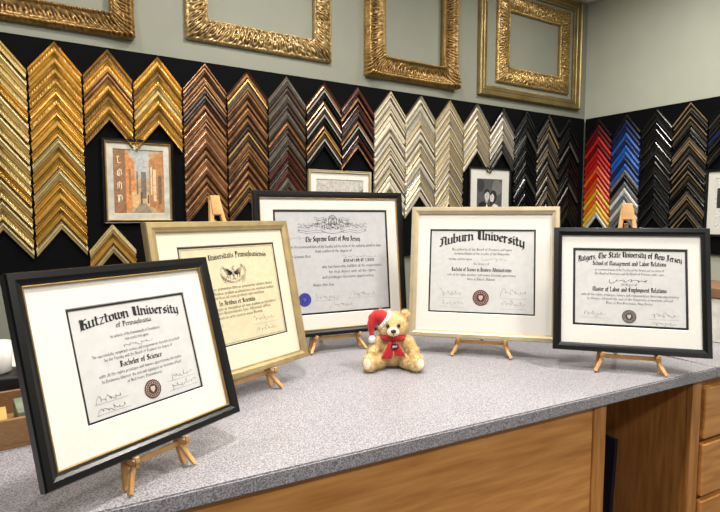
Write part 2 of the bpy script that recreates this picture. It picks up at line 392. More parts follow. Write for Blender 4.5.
crest += [('F',[(.465,.085),(.535,.085),(.535,.14),(.5,.18),(.465,.14),(.465,.085)],.0020),('F',[(.48,.10),(.52,.10)],.0016),('F',[(.48,.12),(.52,.12)],.0016),('F',[(.485,.14),(.515,.14)],.0016),
 ('F',[(.48,.075),(.49,.05),(.5,.065),(.51,.05),(.52,.075)],.0018),('F',[(.40,.21),(.45,.225),(.5,.23),(.55,.225),(.60,.21)],.0018)]
SB = .8
diploma(1, 'diploma with dark brown seal, black frame with thin gold lip, nearest the camera', black_fr, .020, .0028, mat_white, paper, fillet_bk, .0045, (.21,.82,.2,.785), [
 ('T','Kutztown University',.5,.155,.088,1.65,.84,.055), ('T','of Pennsylvania',.5,.23,.045,1.2,.3,0),
 ('T','by authority of the Commonwealth of Pennsylvania',.5,.315,.027,SB,.42,0), ('T','has conferred upon',.5,.36,.028,SB,.2,0), ('S',.5,.405,.26,.03,3),
 ('T','for successfully completed studies and requirements therefor prescribed',.5,.465,.027,SB,.74,0),
 ('T','by the Faculty and the Board of Trustees the degree of',.5,.51,.027,SB,.58,0),
 ('T','Bachelor of Science',.5,.585,.05,1.4,.36,0), ('T','with all the rights privileges and honors appertaining thereunto',.5,.64,.027,SB,.7,0),
 ('T','In Testimony Whereof, the seal and signatures are hereunto affixed',.5,.69,.027,SB,.68,0),('T','at Kutztown, Pennsylvania',.5,.735,.027,SB,.3,0),
 ('S',.19,.82,.2,.05,11),('S',.2,.91,.22,.05,12),('S',.82,.8,.2,.05,13),('S',.82,.89,.24,.05,14),('L',.08,.34,.85),('L',.08,.34,.94),('L',.68,.95,.84),('L',.68,.95,.93),
 ('O',.54,.86,.085,brown_s)])
diploma(2, 'cream Latin diploma with eagle crest in plain pale gold frame, between two black frames', gold_fr, .022, 0, mat_cream, paper_c, fillet_br, .005, (.17,.87,.15,.80), [
 ('B',.008,.0006),
 ('T','Universitatis Pennsylvaniensis',.58,.13,.055,1.4,.62,.02)]+eagle+[
 ('T','Omnibus ad quos praesentes litterae pervenerint salutem dicunt',.5,.445,.029,.9,.82,0),
 ('T','Baccalaurei in Artibus gradum academicum cum omnibus iuribus',.5,.49,.029,.9,.84,0),('T','et honoribus ad eum gradum spectantibus',.5,.53,.029,.9,.6,0),('T','In Artibus et Scientiis',.5,.595,.044,1.4,.38,0),
 ('T','honoribus privilegiis ac insignibus ad eum gradum pertinentibus',.5,.64,.029,.9,.84,0),('T','sigillo maiori Universitatis huic diplomati adfixo',.5,.68,.029,.9,.7,0),('T','Datum in urbe nostra anno Domini',.5,.725,.029,.9,.5,0),
 ('S',.22,.80,.2,.05,21),('S',.76,.79,.24,.05,22),('S',.76,.90,.22,.05,23),('L',.1,.36,.84),('L',.62,.92,.84)])
diploma(3, 'tallest diploma, blue seal and engraved crest, black frame, behind the teddy bear', black_fr, .02, .003, mat_white, paper_g, fillet_bk, .0075, (.12,.89,.125,.855), crest+[
 ('T','The Supreme Court of New Jersey',.5,.30,.048,1.5,.48,.01),
 ('T','upon the recommendation of the faculty and by virtue of the authority vested in them',.52,.365,.026,.9,.82,0),
 ('T','have conferred the degree of',.5,.41,.027,.9,.32,0),('S',.2,.27,.22,.02,30),
 ('T','Be it known that',.2,.455,.027,.9,.2,0),('S',.72,.46,.3,.025,31),('T','BACHELOR OF LAWS',.72,.51,.028,1.2,.28,0),
 ('T','who has honorably fulfilled all the requirements',.66,.56,.026,.9,.54,0),('T','for that degree with all the rights',.66,.61,.026,.9,.42,0),('T','and privileges thereunto appertaining',.62,.66,.026,.9,.46,0),('T','Given this day',.4,.73,.027,.9,.18,0),
 ('S',.42,.84,.2,.05,32),('S',.74,.83,.24,.06,33),('S',.55,.92,.2,.04,34),('L',.32,.52,.87),('L',.6,.9,.86),('O',.235,.85,.062,navy)])
diploma(4, 'diploma with arched gothic heading and red seal, champagne frame, right of the bear', champ_fr, .022, 0, mat_white, paper, fillet_bk, .006, (.13,.85,.17,.815), [
 ('T','Auburn University',.5,.125,.105,1.65,.8,.095),
 ('T','By authority of the Board of Trustees and upon',.5,.255,.029,SB,.56,0),('T','recommendation of the faculty of the University',.5,.305,.029,SB,.52,0),('T','hereby confers upon',.3,.37,.029,SB,.22,0),
 ('S',.62,.36,.24,.03,41),('T','the degree of',.5,.425,.029,SB,.15,0),
 ('T','Bachelor of Science in Business Administration',.5,.50,.042,1.4,.56,0),
 ('T','with all the rights privileges and honors thereunto appertaining',.5,.555,.029,SB,.64,0),('T','Given at Auburn, Alabama',.5,.605,.029,SB,.26,0),
 ('S',.22,.76,.2,.07,42),('S',.23,.88,.2,.06,43),('S',.8,.74,.24,.07,44),('S',.8,.87,.22,.06,45),('L',.1,.34,.82),('L',.1,.34,.93),('L',.68,.92,.81),('L',.68,.92,.93),
 ('O',.5,.81,.09,maroon)])
diploma(5, 'wide diploma with dark grey seal in flat black frame, rightmost on the grey counter', black_fr, .022, 0, mat_white, paper, fillet_bk, .0075, (.13,.87,.165,.80), [
 ('T','Rutgers, The State University of New Jersey',.5,.115,.072,1.65,.9,.065),
 ('T','School of Management and Labor Relations',.5,.22,.054,1.5,.64,0),
 ('T','on recommendation of the Faculty of the School and by virtue of',.5,.29,.029,SB,.6,0),('T','The Board of Governors and the Board of Trustees confer upon',.5,.34,.029,SB,.6,0),
 ('S',.5,.415,.34,.045,50),('T','the degree of',.5,.475,.029,SB,.14,0),
 ('T','Master of Labor and Employment Relations',.5,.55,.054,1.5,.64,0),
 ('T','with all the rights, privileges, honors and responsibilities thereunto appertaining',.5,.61,.029,SB,.84,0),('T','In Witness Whereof the seal of the University is hereunto affixed',.5,.66,.029,SB,.74,0),('T','Done at New Brunswick, New Jersey',.5,.71,.029,SB,.4,0),
 ('S',.2,.84,.2,.06,51),('S',.8,.83,.22,.06,52),('S',.8,.93,.2,.04,53),('L',.08,.34,.89),('L',.66,.92,.88),('O',.5,.86,.08,bronze_s)])

# ------------------------------------------------------------------ easels
def easel(k, top, label, hw=.085):
    x, y, yaw, tilt, w, h = [float(v) for v in POSE[k]]
    r = empty('tabletop_easel', label, 'easel', (x, y, TOPZ), (0, 0, yaw), 'wooden tabletop easels')
    def P(px, t, off=.008):   # on the leaning plane behind the frame, t along the slope from the counter
        s, c = math.sin(tilt), math.cos(tilt)
        t0 = LEDGE/c
        return Vector((px, (t-t0)*s+off/c, t*c))
    T = top; q = .8 if k == 1 else 1.0
    for sx in (-1, 1):
        bars('front_leg', easel_wood, r, [beam(P(sx*hw, .004, .010), P(sx*.010, T, .010), .011*q, .008)])
    bars('back_leg', easel_wood, r, [beam((0, P(0,T*.9,.022).y+.09, .004), P(0, T*.9, .022), .011*q, .008)])
    bars('top_block', easel_wood, r, [beam(P(0, T-.035, .010), P(0, T+.012, .010), .028, .012)])
    zz = LEDGE-.0005; a = hw*.86
    bars('crossbar', easel_wood, r, [beam(P(-a, LEDGE-.010, .003), P(a, LEDGE-.010, .003), .011*q, .005, Vector((0, 0, 1)))])
    bars('crossbar', easel_wood, r, [beam(P(-hw*.5, T*.45, .020), P(hw*.5, T*.45, .020), .010, .007, Vector((0, 0, 1)))])
    for sx in (-1, 1):   # wooden support arms that carry the frame, each with an upturned tip
        bars('support_arm', easel_wood, r, [((sx*a-.0045*q, -.031*q, zz-.009), (sx*a+.0045*q, .008, zz), .0012), ((sx*a-.0045*q, -.031*q, zz-.008), (sx*a+.0045*q, -.026*q, zz+.007), .0012)])
        bars('foot', easel_wood, r, [beam((sx*(hw+.008*q), -.030*q, .004), (sx*(a-.003), -.008, zz-.010), .009*q, .008*q)])
    return r
easel(1, .33, 'light wooden easel holding the nearest black framed diploma', .055)
easel(2, .475, 'light wooden easel whose tip shows above the pale gold framed diploma')
easel(3, .42, 'light wooden easel under the tallest diploma behind the teddy bear')
easel(4, .38, 'light wooden easel under the champagne framed diploma', .08)
easel(5, .46, 'light wooden easel whose tip shows above the rightmost black framed diploma', .08)

# ------------------------------------------------------------------ room
S = 1.15; D = 2.0*S; WX = 2.785*S
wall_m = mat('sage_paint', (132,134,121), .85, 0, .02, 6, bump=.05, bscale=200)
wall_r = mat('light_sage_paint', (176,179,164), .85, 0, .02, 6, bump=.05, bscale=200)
ceil_m = mat('ceiling_white', (225,224,216), .9, 0, .02, 6)
floor_m = mat('floor_carpet', (88,80,74), .95, 0, .15, 120)
ZC = CAMZ+1.27*S
WY = D+.03; WXX = WX+.03
def slab(name, lo, hi, m): return struct(bars(name, m, None, [(lo, hi)]))
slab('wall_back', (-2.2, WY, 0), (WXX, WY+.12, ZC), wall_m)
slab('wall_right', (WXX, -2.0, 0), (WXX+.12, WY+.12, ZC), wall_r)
slab('floor', (-2.2, -2.0, -.1), (WXX, WY, 0), floor_m)
slab('ceiling', (-2.2, -2.0, ZC), (WXX, WY, ZC+.1), ceil_m)
slab('trim_1', (-2.2, WY-.03, ZC-.05), (WXX-.03, WY, ZC), ceil_m)
slab('trim_2', (WXX-.03, -2.0, ZC-.05), (WXX, WY, ZC), ceil_m)
slab('baseboard_back', (-2.2, WY-.015, 0), (WXX-.015, WY, .1), ceil_m)
slab('baseboard_right', (WXX-.015, -2.0, 0), (WXX, WY, .1), ceil_m)

velvet = mat('black_display_fabric', (8,8,10), .9, 0, .1, 100, spec=.1)
PT = CAMZ+.562*S; PB = CAMZ-.19*S
b1 = bars('display_board', velvet, None, [((-.6, D+.008, PB), (WX+.0, WY-.003, PT), .002)])
tag(b1, 'long black fabric board behind the moulding samples on the back wall', 'display board')
b2 = bars('display_board', velvet, None, [((WX+.008, .6, PB), (WXX-.003, D+.006, PT), .002)])
tag(b2, 'black fabric board behind the moulding samples on the right wall', 'display board')

# ------------------------------------------------------------------ moulding corner samples
ALPHA = R(51)
def sm(name, col, rough=.35, metal=0, var=.12, scale=40, **k): return mat('sample_'+name, col, rough, metal, var, scale, rnd=.2, **k)
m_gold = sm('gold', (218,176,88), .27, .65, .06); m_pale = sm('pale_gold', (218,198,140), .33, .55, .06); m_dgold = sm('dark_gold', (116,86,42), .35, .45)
m_orn = sm('ornate_gold', (204,164,84), .32, .6, .1, 30, col2=(164,126,62)); m_ornp = sm('ornate_pale', (212,190,130), .36, .5, .1, 30, col2=(170,146,92))
m_bz = sm('bronze', (156,112,68), .27, .45, .15, 20, col2=(96,64,38)); m_cp = sm('copper', (174,124,80), .25, .35, .2, 20, col2=(108,68,40))
m_br = sm('brown', (80,54,38), .25, 0, .2, 30); m_dk = sm('dark_brown', (36,26,21), .24, 0, .2, 30); m_mh = sm('mahogany', (84,38,27), .25, 0, .25, 30)
m_gb = sm('grey_brown', (98,88,78), .33, .2, .15, 40); m_cr = sm('cream', (220,210,186), .36, .1, .04, 60); m_sl = sm('silver', (206,201,190), .26, .6, .06, 60)
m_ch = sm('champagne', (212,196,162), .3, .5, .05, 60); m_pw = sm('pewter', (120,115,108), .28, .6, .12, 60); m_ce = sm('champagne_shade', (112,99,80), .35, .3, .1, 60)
m_bk = sm('black', (12,12,13), .2, 0, .1, 30); m_ch2 = sm('charcoal', (40,40,42), .3, .1, .15, 30)
m_rd = sm('red', (178,26,24), .27); m_dr = sm('dark_red', (96,14,18), .3); m_or = sm('orange', (216,92,24), .3); m_yl = sm('yellow', (236,196,50), .35)
m_nv = sm('navy', (22,36,84), .3); m_bl = sm('blue', (38,92,176), .3); m_wh = sm('white', (218,218,214), .35); m_gy = sm('grey', (110,112,116), .35); m_tn = sm('tan', (160,134,98), .35, .2)
def H_(kind):
    return {'flat': lambda t: .014, 'rev': lambda t: .021-.011*t+.0015*math.sin(t*4*PI), 'cushion': lambda t: .008+.009*math.sin(PI*min(1, t*1.15))+(.002 if t > .8 else 0),
            'scoop': lambda t: .008+.013*(2*t-1)**2, 'ridge': lambda t: .012+.003*math.sin(t*5*PI)+.004*(1-t),
            'step': lambda t: (.020 if t < .3 else .013 if t < .75 else .017),
            'ornate': lambda t: .009+.012*(2*t-1)**2}[kind]
CHEV = {}
def chevron(hw, w, kind, mats):
    key = (round(hw, 4), w, kind, tuple(m.name for m in mats))
    if key in CHEV: return CHEV[key]
    ca, sa = math.cos(ALPHA), math.sin(ALPHA); L = hw/ca
    hf = H_(kind); nt = 13; ns = 44 if kind == 'ornate' else 1
    ts = [i/(nt-1) for i in range(nt)]
    if kind == 'step': ts = [0, .27, .29, .31, .5, .72, .74, .76, 1]
    def P(t, s, sg, y):    # s 0..1 along the arm; the arm end is cut slightly off square
        u = t*w
        mx, mz = 0.0, -u/ca; q = u*sa*.2; ex, ez = hw-q, -(hw-q)*sa/ca-u/ca
        return (sg*(mx+(ex-mx)*s), -y, mz+(ez-mz)*s)
    mb = MB(); cols = [(-1, 1-i/ns) for i in range(ns)]+[(1, i/ns) for i in range(ns+1)]
    rows = [[P(0, s, sg, 0) for sg, s in cols]]
    for t in ts:
        row = []
        for sg, s in cols:
            hgt = hf(t)
            if kind == 'ornate':
                dd = s*L/.0068
                hgt += .0012*math.sin(dd*PI)*max(0, math.sin(PI*(t-.25)/.5)) if .25 < t < .75 else (.0008*math.sin(dd*2*PI) if t > .8 else 0)
            row.append(P(t, s, sg, hgt))
        rows.append(row)
    rows.append([P(1, s, sg, 0) for sg, s in cols])
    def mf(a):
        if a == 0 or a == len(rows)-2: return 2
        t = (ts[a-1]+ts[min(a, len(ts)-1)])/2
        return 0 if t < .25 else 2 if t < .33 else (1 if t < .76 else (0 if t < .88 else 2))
    mb.grid(rows, 0, mf=mf)
    mb.poly([r[0] for r in rows], 1); mb.poly([r[-1] for r in rows], 1)
    me = mb.mesh('moulding_sample', list(mats), smooth=False); CHEV[key] = me; return me
ST = {  # style: look, materials, profile
 'op': ('pale gold carved', (m_pale, m_ornp, m_dgold), 'ornate'), 'og': ('rich gold carved', (m_gold, m_orn, m_dgold), 'ornate'),
 'gs': ('smooth bright gold', (m_gold, m_gold, m_dgold), 'scoop'), 'gr': ('ridged bright gold', (m_gold, m_gold, m_dgold), 'ridge'), 'gp': ('smooth pale gold', (m_pale, m_pale, m_dgold), 'cushion'),
 'dg': ('antique dark gold', (m_orn, m_dgold, m_br), 'ornate'), 'bz': ('mottled bronze', (m_bz, m_bz, m_dk), 'rev'), 'cp': ('mottled copper', (m_cp, m_cp, m_br), 'cushion'),
 'bc': ('brown and copper', (m_br, m_cp, m_dk), 'scoop'), 'bg': ('brown with gold edge', (m_gold, m_br, m_dk), 'step'), 'dk': ('dark brown', (m_dk, m_br, m_dk), 'rev'),
 'gb': ('grey brown', (m_gb, m_gb, m_dk), 'cushion'), 'mh': ('glossy mahogany', (m_mh, m_mh, m_bk), 'cushion'), 'ds': ('black and silver', (m_sl, m_bk, m_bk), 'step'),
 'db': ('black and copper', (m_bk, m_cp, m_bk), 'scoop'), 'cw': ('cream and brown', (m_cr, m_br, m_bk), 'step'), 'cr': ('plain cream', (m_cr, m_cr, m_ce), 'cushion'),
 'cs': ('cream and silver', (m_sl, m_cr, m_ce), 'scoop'), 'sl': ('ridged silver', (m_sl, m_sl, m_pw), 'ridge'), 'ch': ('ridged champagne', (m_ch, m_ch, m_ce), 'ridge'), 'cg': ('champagne with dark edge', (m_ch, m_cr, m_ce), 'step'),
 'pw': ('pewter', (m_pw, m_pw, m_bk), 'scoop'), 'bk': ('glossy black', (m_bk, m_bk, m_bk), 'cushion'), 'bl': ('stepped black', (m_bk, m_ch2, m_bk), 'step'), 'bs': ('black with grey edge', (m_pw, m_bk, m_bk), 'scoop'),
 'bt': ('black with tan edge', (m_tn, m_bk, m_bk), 'rev'), 'gt': ('grey brown and tan', (m_gb, m_tn, m_bk), 'step'), 'rd': ('bright red', (m_rd, m_rd, m_dr), 'cushion'), 'dr': ('dark red', (m_dr, m_dr, m_bk), 'cushion'),
 'or': ('orange', (m_or, m_or, m_rd), 'cushion'), 'yl': ('yellow', (m_yl, m_yl, m_or), 'cushion'), 'nv': ('navy blue', (m_nv, m_nv, m_bk), 'cushion'), 'bu': ('bright blue', (m_bl, m_bl, m_nv), 'cushion'),
 'wh': ('white', (m_wh, m_wh, m_gy), 'cushion'), 'gy': ('grey', (m_gy, m_gy, m_bk), 'cushion')}
ORD = ['top', 'second', 'third', 'fourth', 'fifth', 'sixth', 'seventh', 'eighth', 'ninth', 'tenth', 'eleventh', 'twelfth', 'thirteenth', 'fourteenth', 'fifteenth', 'sixteenth', 'seventeenth', 'eighteenth', 'nineteenth']
bnd = [-.082,.001,.078,.155,.238,.319,.401,.484,.567,.651,.736,.824,.914,1.004,1.094,1.182,1.272,1.362]
TOP = .552; MW = .0236
cols = [  # styles, number of rows, column name
 (['op','gp','op','op','og','gp','op','gp'], 18, 'leftmost column'),
 (['og','gs','og','og','gr','og','gr','gs','gr','gp','gs','gr','gp','gr','gs','gr','gs','gp'], 18, 'second column from the left'),
 (['dg','og','bz','og','dg','og'], 7, 'short third column from the left'),
 (['og','dg','og','op'], 7, 'short fourth column from the left'),
 (['bz','bc','bz','dk','bc','cp','bz','cp','cp','bc','cp','cp','bc','cp'], 15, 'copper column right of the small print'),
 (['bc','bg','bz','bc','cp','bc','dk','bg','cp','bz','bc','bc'], 15, 'brown and gold sixth column'),
 (['gb','dk','gb','dk','gb','bc','dk','gb','dk','mh','dk','mh'], 14, 'dark grey brown seventh column'),
 (['bc','ds','db','cw','ds','db','bg','ds'], 8, 'short left column above the white frame'),
 (['mh','db','mh','dk','db','ds','mh','db'], 8, 'short right column above the white frame'),
 (['cg','cr','cg','cr','cr','cs','cr','cg'], 14, 'first cream column'),
 (['cs','cr','sl','ch','cs','cr','cs','ch'], 14, 'second cream column'),
 (['ch','cg','ch','cs','ch','cg','ch'], 15, 'third cream column'),
 (['cs','ch','cs','ch','sl','ch'], 7, 'short left column above the couple photo'),
 (['pw','cs','sl','cs','sl','pw'], 7, 'short right column above the couple photo'),
 (['bl','bk','bl','bs','bk','bl','bk'], 15, 'black column right of couple photo'),
 (['bs','gb','bt','gb','bs','gt','gb'], 16, 'grey brown column near the corner'),
 (['bk','bl','bk','bk','bs','bk','bl'], 17, 'black column in the corner')]
rcols = [
 (['bk','dr','dr','rd','dr','rd','rd','rd','or','rd','or','or','yl','or','yl','yl','wh'], 17, 'red to yellow column'),
 (['bk','nv','nv','bu','nv','bu','bu','nv','bu','gy','bk','gy','wh','gy','wh','gy','gy'], 17, 'blue to white column'),
 (['bk','bl','bk','bk','bl'], 17, 'black right wall column'),
 (['bt','bk','bt','bs','bk','gt','bt','bs'], 17, 'black and tan right wall column'),
 (['bk','bs','bl','nv','bl'], 7, 'short column above the right wall picture')]
NS = 0
def put_col(rows, n, cname, cx, hw, wall, grp, ztop=None):
    global NS
    sp = MW/math.cos(ALPHA)+.0008; z = CAMZ+TOP*S if ztop is None else ztop
    for i in range(n):
        look, ms, kind = ST[rows[i % len(rows)]]
        o = link('moulding_sample', chevron(hw, MW, kind, ms))
        if wall == 'b': o.location = (cx, D+.0075, z)
        else: o.location = (WX+.0075, cx, z); o.rotation_euler = (0, 0, -PI/2)
        tag(o, f'{look} corner sample, {ORD[i]} in the {cname}', 'frame sample', grp); NS += 1
        z -= sp
for i, (rows, n, cn) in enumerate(cols):
    a, b = bnd[i]*D, bnd[i+1]*D
    put_col(rows, n, cn, (a+b)/2, (b-a)/2-.0022, 'b', 'moulding corner samples on the back wall')
put_col(['gp','gs','gp','gs'], 3, 'group below the street print', (bnd[2]+bnd[3])/2*D-.002, (bnd[3]-bnd[2])/2*D-.004, 'b', 'moulding corner samples on the back wall', ztop=CAMZ-.035)
for i, (rows, n, cn) in enumerate(rcols):
    p = .1675*S; y1 = D-.006-p*i
    put_col(rows, n, cn, y1-p/2, p/2-.0022, 'r', 'moulding corner samples on the right wall')

# ------------------------------------------------------------------ ornate frames above
def ornate(name, label, x0, x1, z0, z1, wm, dep, mt, style, yb=WY, grp='empty gilded frames above the sample boards'):
    w, h = x1-x0, z1-z0; nu = 26
    us = [i/(nu-1) for i in range(nu)]; step = .0033
    nx, nz = int(w/step), int(h/step)
    g = lambda t, c, s: math.exp(-((t-c)/s)**2)
    def hgt(t, d, dc, k):
        d0 = d; d = d+.006*noise.noise(Vector((d*14, k*5.3, 1.7)))+.004*noise.noise(Vector((d*40, t*3, k)))
        per = .046 if style == 'shell' else .036
        cell = math.floor((d+per*10)/per)
        dm = ((d+per*10) % per)/per*2-1; tt = (t-.45)*2.4
        rad = math.hypot(dm*1.1, tt); ang = math.atan2(tt, dm)
        am = .75+.5*noise.noise(Vector((cell*1.37, k*2.1, 4.2)))
        scroll = am*math.sin(rad*(7+(cell % 3))+ang*(1 if cell % 2 else -1))*math.exp(-rad*.4)
        leafy = abs(math.sin(d/per*PI*3+t*2.5*(1 if cell % 2 else -1)))
        nzv = noise.noise(Vector((d*80, t*7, k*3.1)))
        if style == 'shell':
            b = .52+.42*g(t,.14,.09)-.30*g(t,.55,.18)+.30*g(t,.94,.05)+.16*g(t,.30,.03)
            r = .22*scroll*g(t,.50,.2)+.09*nzv+.12*(leafy-.5)*g(t,.14,.1)+(.10*math.sin(d0/.0055*PI) if .88 < t < .97 else 0)
            r += .55*math.exp(-(dc/.075)**2)*(1-t*.6)*(.8+.35*math.sin(dc/.010*PI+t*5))
        elif style == 'leaf':
            b = .35+.6*t*(1-t)*3+.22*g(t,.95,.04)+.14*g(t,.05,.04)
            r = .24*scroll*math.sin(t*PI)+.10*nzv+.10*(leafy-.5)*math.sin(t*PI)+(.09*math.sin(d0/.006*PI) if .88 < t < .98 else 0)
            r += .38*math.exp(-(dc/.065)**2)*math.sin(t*PI)*(.8+.3*math.sin(dc/.009*PI))
        else:
            b = .85-.45*t+.25*g(t,.1,.06)+.16*g(t,.6,.05); r = (.14*math.sin(d0/.006*PI) if .88 < t < .98 else 0)
        return dep*max(.06, b+r)
    def loop(t, back=False):
        row = []; u = t*wm
        cs = [(-w/2+u, u), (w/2-u, u), (w/2-u, h-u), (-w/2+u, h-u)]
        for k in range(4):
            a, b = cs[k], cs[(k+1) % 4]; n = nx if k % 2 == 0 else nz; Lk = w if k % 2 == 0 else h
            nrm = [(0, -1), (1, 0), (0, 1), (-1, 0)][k]
            for i in range(n):
                s = i/n; d = s*Lk; dc = min(d, Lk-d)
                sc = 0
                if t == 0 and style != 'plain': sc = .003*abs(math.sin(d/.02*PI))
                y = 0 if back else hgt(t, d-Lk/2, dc, k)
                row.append((a[0]+(b[0]-a[0])*s+nrm[0]*sc, -y, a[1]+(b[1]-a[1])*s+nrm[1]*sc))
        return row
    rows = [loop(0, True)]+[loop(t) for t in us]+[loop(1, True)]
    mb = MB(); mb.grid(rows+[rows[0]], 0, closed=True)
    o = mb.build(name, mt, None, smooth=True); o.location = ((x0+x1)/2, yb-.0005, CAMZ+z0)
    tag(o, label, 'frame', grp); return o
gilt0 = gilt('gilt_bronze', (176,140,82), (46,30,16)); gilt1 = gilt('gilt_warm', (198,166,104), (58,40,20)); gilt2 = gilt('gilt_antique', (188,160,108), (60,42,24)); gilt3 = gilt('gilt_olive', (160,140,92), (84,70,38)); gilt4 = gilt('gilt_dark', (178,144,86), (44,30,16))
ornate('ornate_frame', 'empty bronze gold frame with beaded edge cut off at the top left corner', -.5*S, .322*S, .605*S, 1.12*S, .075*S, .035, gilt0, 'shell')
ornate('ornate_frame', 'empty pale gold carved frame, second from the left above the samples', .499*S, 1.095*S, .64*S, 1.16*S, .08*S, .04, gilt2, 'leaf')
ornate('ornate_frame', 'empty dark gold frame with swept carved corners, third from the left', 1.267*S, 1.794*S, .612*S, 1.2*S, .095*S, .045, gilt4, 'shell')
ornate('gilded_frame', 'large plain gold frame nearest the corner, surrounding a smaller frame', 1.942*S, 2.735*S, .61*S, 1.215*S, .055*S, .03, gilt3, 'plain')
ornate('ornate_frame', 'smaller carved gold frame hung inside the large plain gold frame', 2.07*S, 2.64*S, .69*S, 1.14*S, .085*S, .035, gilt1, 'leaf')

# ------------------------------------------------------------------ small framed pictures on the boards
def small_frame(label, x, z, w, h, fmat, fw_, picture, wall='b', mt=mat_white, ins=.03, name='framed_picture', words=None, lip=None):
    r = empty(name, label, 'picture')
    if wall == 'b': r.location = (x, D+.0075, z)
    else: r.location = (WX+.0075, x, z); r.rotation_euler = (0, 0, -PI/2)
    mb = MB(); ring_frame(mb, w, h, [(0,0),(0,.013),(.003,.016),(fw_*.6,.014),(fw_*.8,.016),(fw_,.012),(fw_,0)]); fr = mb.build('frame', fmat, r)
    if lip:
        mb = MB(); ring_frame(mb, w-2*fw_+.0002, h-2*fw_+.0002, [(0,.006),(0,.0125),(.002,.014),(.006,.011),(.006,.006)], z0=fw_-.0001); mb.build('inner_lip', lip, fr)
    mb = MB(); a = fw_*.8; i = fw_+ins
    rect = lambda q, yy: [(-w/2+q, yy, q), (w/2-q, yy, q), (w/2-q, yy, h-q), (-w/2+q, yy, h-q)]
    mb.grid([rect(a, -.007), rect(i, -.007), rect(i+.0015, -.0055)], 0, closed=True); mb.build('mat_board', mt, r)
    W, H = w-2*i, h-2*i
    mb = MB(); ms = []
    for col, pts in picture:
        m_ = mat('print_%d_%d_%d' % col, col, .6, 0, .16, 90, coat=.4)
        ms.append(m_); mb.poly([(-W/2+p*W, -.004-.00008*len(ms), i+q*H) for p, q in pts], len(ms)-1)
    pc = mb.build('picture', ms, r)
    if words:
        mb = MB()
        for j, ch in enumerate(words):
            text(mb, ch, -W/2+W*.12, i+H*(.78-.2*j), H*.11, -.0064, 1.0, fixw=W*.11)
        mb.build('lettering', mat('print_letters', (226,212,180), .6), pc)
    return r
def rc(a, b, c, d): return [(a, c), (b, c), (b, d), (a, d)]
street = [((186,156,116), rc(0,1,0,1)), ((176,178,172), rc(.3,.72,.55,1)), ((206,136,76), [(.24,0),(.42,.15),(.42,.8),(.24,1)]), ((180,122,72), [(.7,.12),(1,0),(1,1),(.7,.85)]), ((216,178,124), [(.36,.1),(.7,.12),(.7,.34),(.36,.34)]),
 ((146,102,66), rc(0,.24,0,1)), ((118,104,92), rc(.54,.64,.24,.66)), ((220,190,146), rc(.78,.84,.2,.7)), ((118,88,66), rc(.88,.95,.15,.6)), ((150,134,112), [(.36,.0),(.75,.0),(.64,.16),(.5,.16)]),
 ((150,104,66), rc(.30,.34,.3,.7)),((136,104,76), rc(.45,.48,.3,.66)),((216,192,152), rc(.73,.76,.3,.74)),((104,86,72), rc(.52,.56,.16,.34)),((94,78,66), rc(.66,.69,.16,.3))]
ell = lambda cx, cy, a, b, n=18: [(cx+a*math.cos(2*PI*k/n), cy+b*math.sin(2*PI*k/n)) for k in range(n)]
couple = [((86,86,86), rc(0,1,0,1)), ((120,120,118), ell(.8,.8,.2,.18)), ((58,58,60), ell(.15,.85,.15,.15)), ((24,24,26), [(.02,0),(.52,0),(.52,.34),(.44,.47),(.26,.50),(.10,.44),(.04,.25)]), ((228,226,222), [(.34,.30),(.40,.47),(.46,.30),(.42,.12)]),
 ((222,220,216), [(.46,0),(.98,0),(.92,.26),(.84,.40),(.70,.44),(.56,.38),(.50,.22)]), ((196,190,184), [(.30,.2),(.62,.24),(.74,.34),(.68,.38),(.32,.27)]), ((36,32,30), ell(.65,.60,.14,.15)), ((42,38,36), [(.54,.6),(.52,.40),(.60,.34),(.64,.5)]),
 ((188,182,176), rc(.35,.43,.46,.55)), ((204,198,192), ell(.40,.62,.095,.115)), ((28,26,26), [(.29,.62),(.30,.74),(.38,.78),(.48,.75),(.50,.68),(.40,.71),(.33,.66)]), ((214,208,202), ell(.60,.58,.085,.105)), ((40,36,34), [(.52,.62),(.55,.72),(.66,.72),(.70,.60),(.62,.67)]),
 ((70,64,62), ell(.575,.59,.012,.008)), ((70,64,62), ell(.425,.63,.012,.008)), ((120,90,88), ell(.585,.53,.02,.007)), ((110,90,86), ell(.415,.57,.02,.007))]
small_frame('small orange and grey street scene print, pale mat, black frame with gold inner edge', .322*S, CAMZ-.03*S, .236*S, .292*S, black_fr, .012, street, mt=mat('mat_pale', (192,188,174), .6), ins=.028, words='LOND', lip=gold_lip)
small_frame('small white bordered photo frame, its top showing above the tallest diploma', 1.132*S, CAMZ-.06*S, .31*S, .25*S, champ_fr, .014, [((120,128,120), rc(0,1,0,1)), ((190,186,176), [(0,.5),(.4,.7),(.7,.5),(1,.8),(1,1),(0,1)]), ((60,66,56), [(0,0),(1,0),(1,.4),(.5,.55),(0,.45)])], ins=.03)
small_frame('black and white photo of an embracing couple, wide white mat, thin black frame', 2.02*S, CAMZ-.10*S, .30*S, .345*S, black_fr, .013, couple, ins=.055)
small_frame('white matted picture in black frame on the right wall', 1.43, CAMZ-.12, .190, .37, black_fr, .014, [((224,222,214), rc(0,1,0,1)), ((40,40,44), rc(.1,.9,.4,.8))], wall='r', ins=.035)

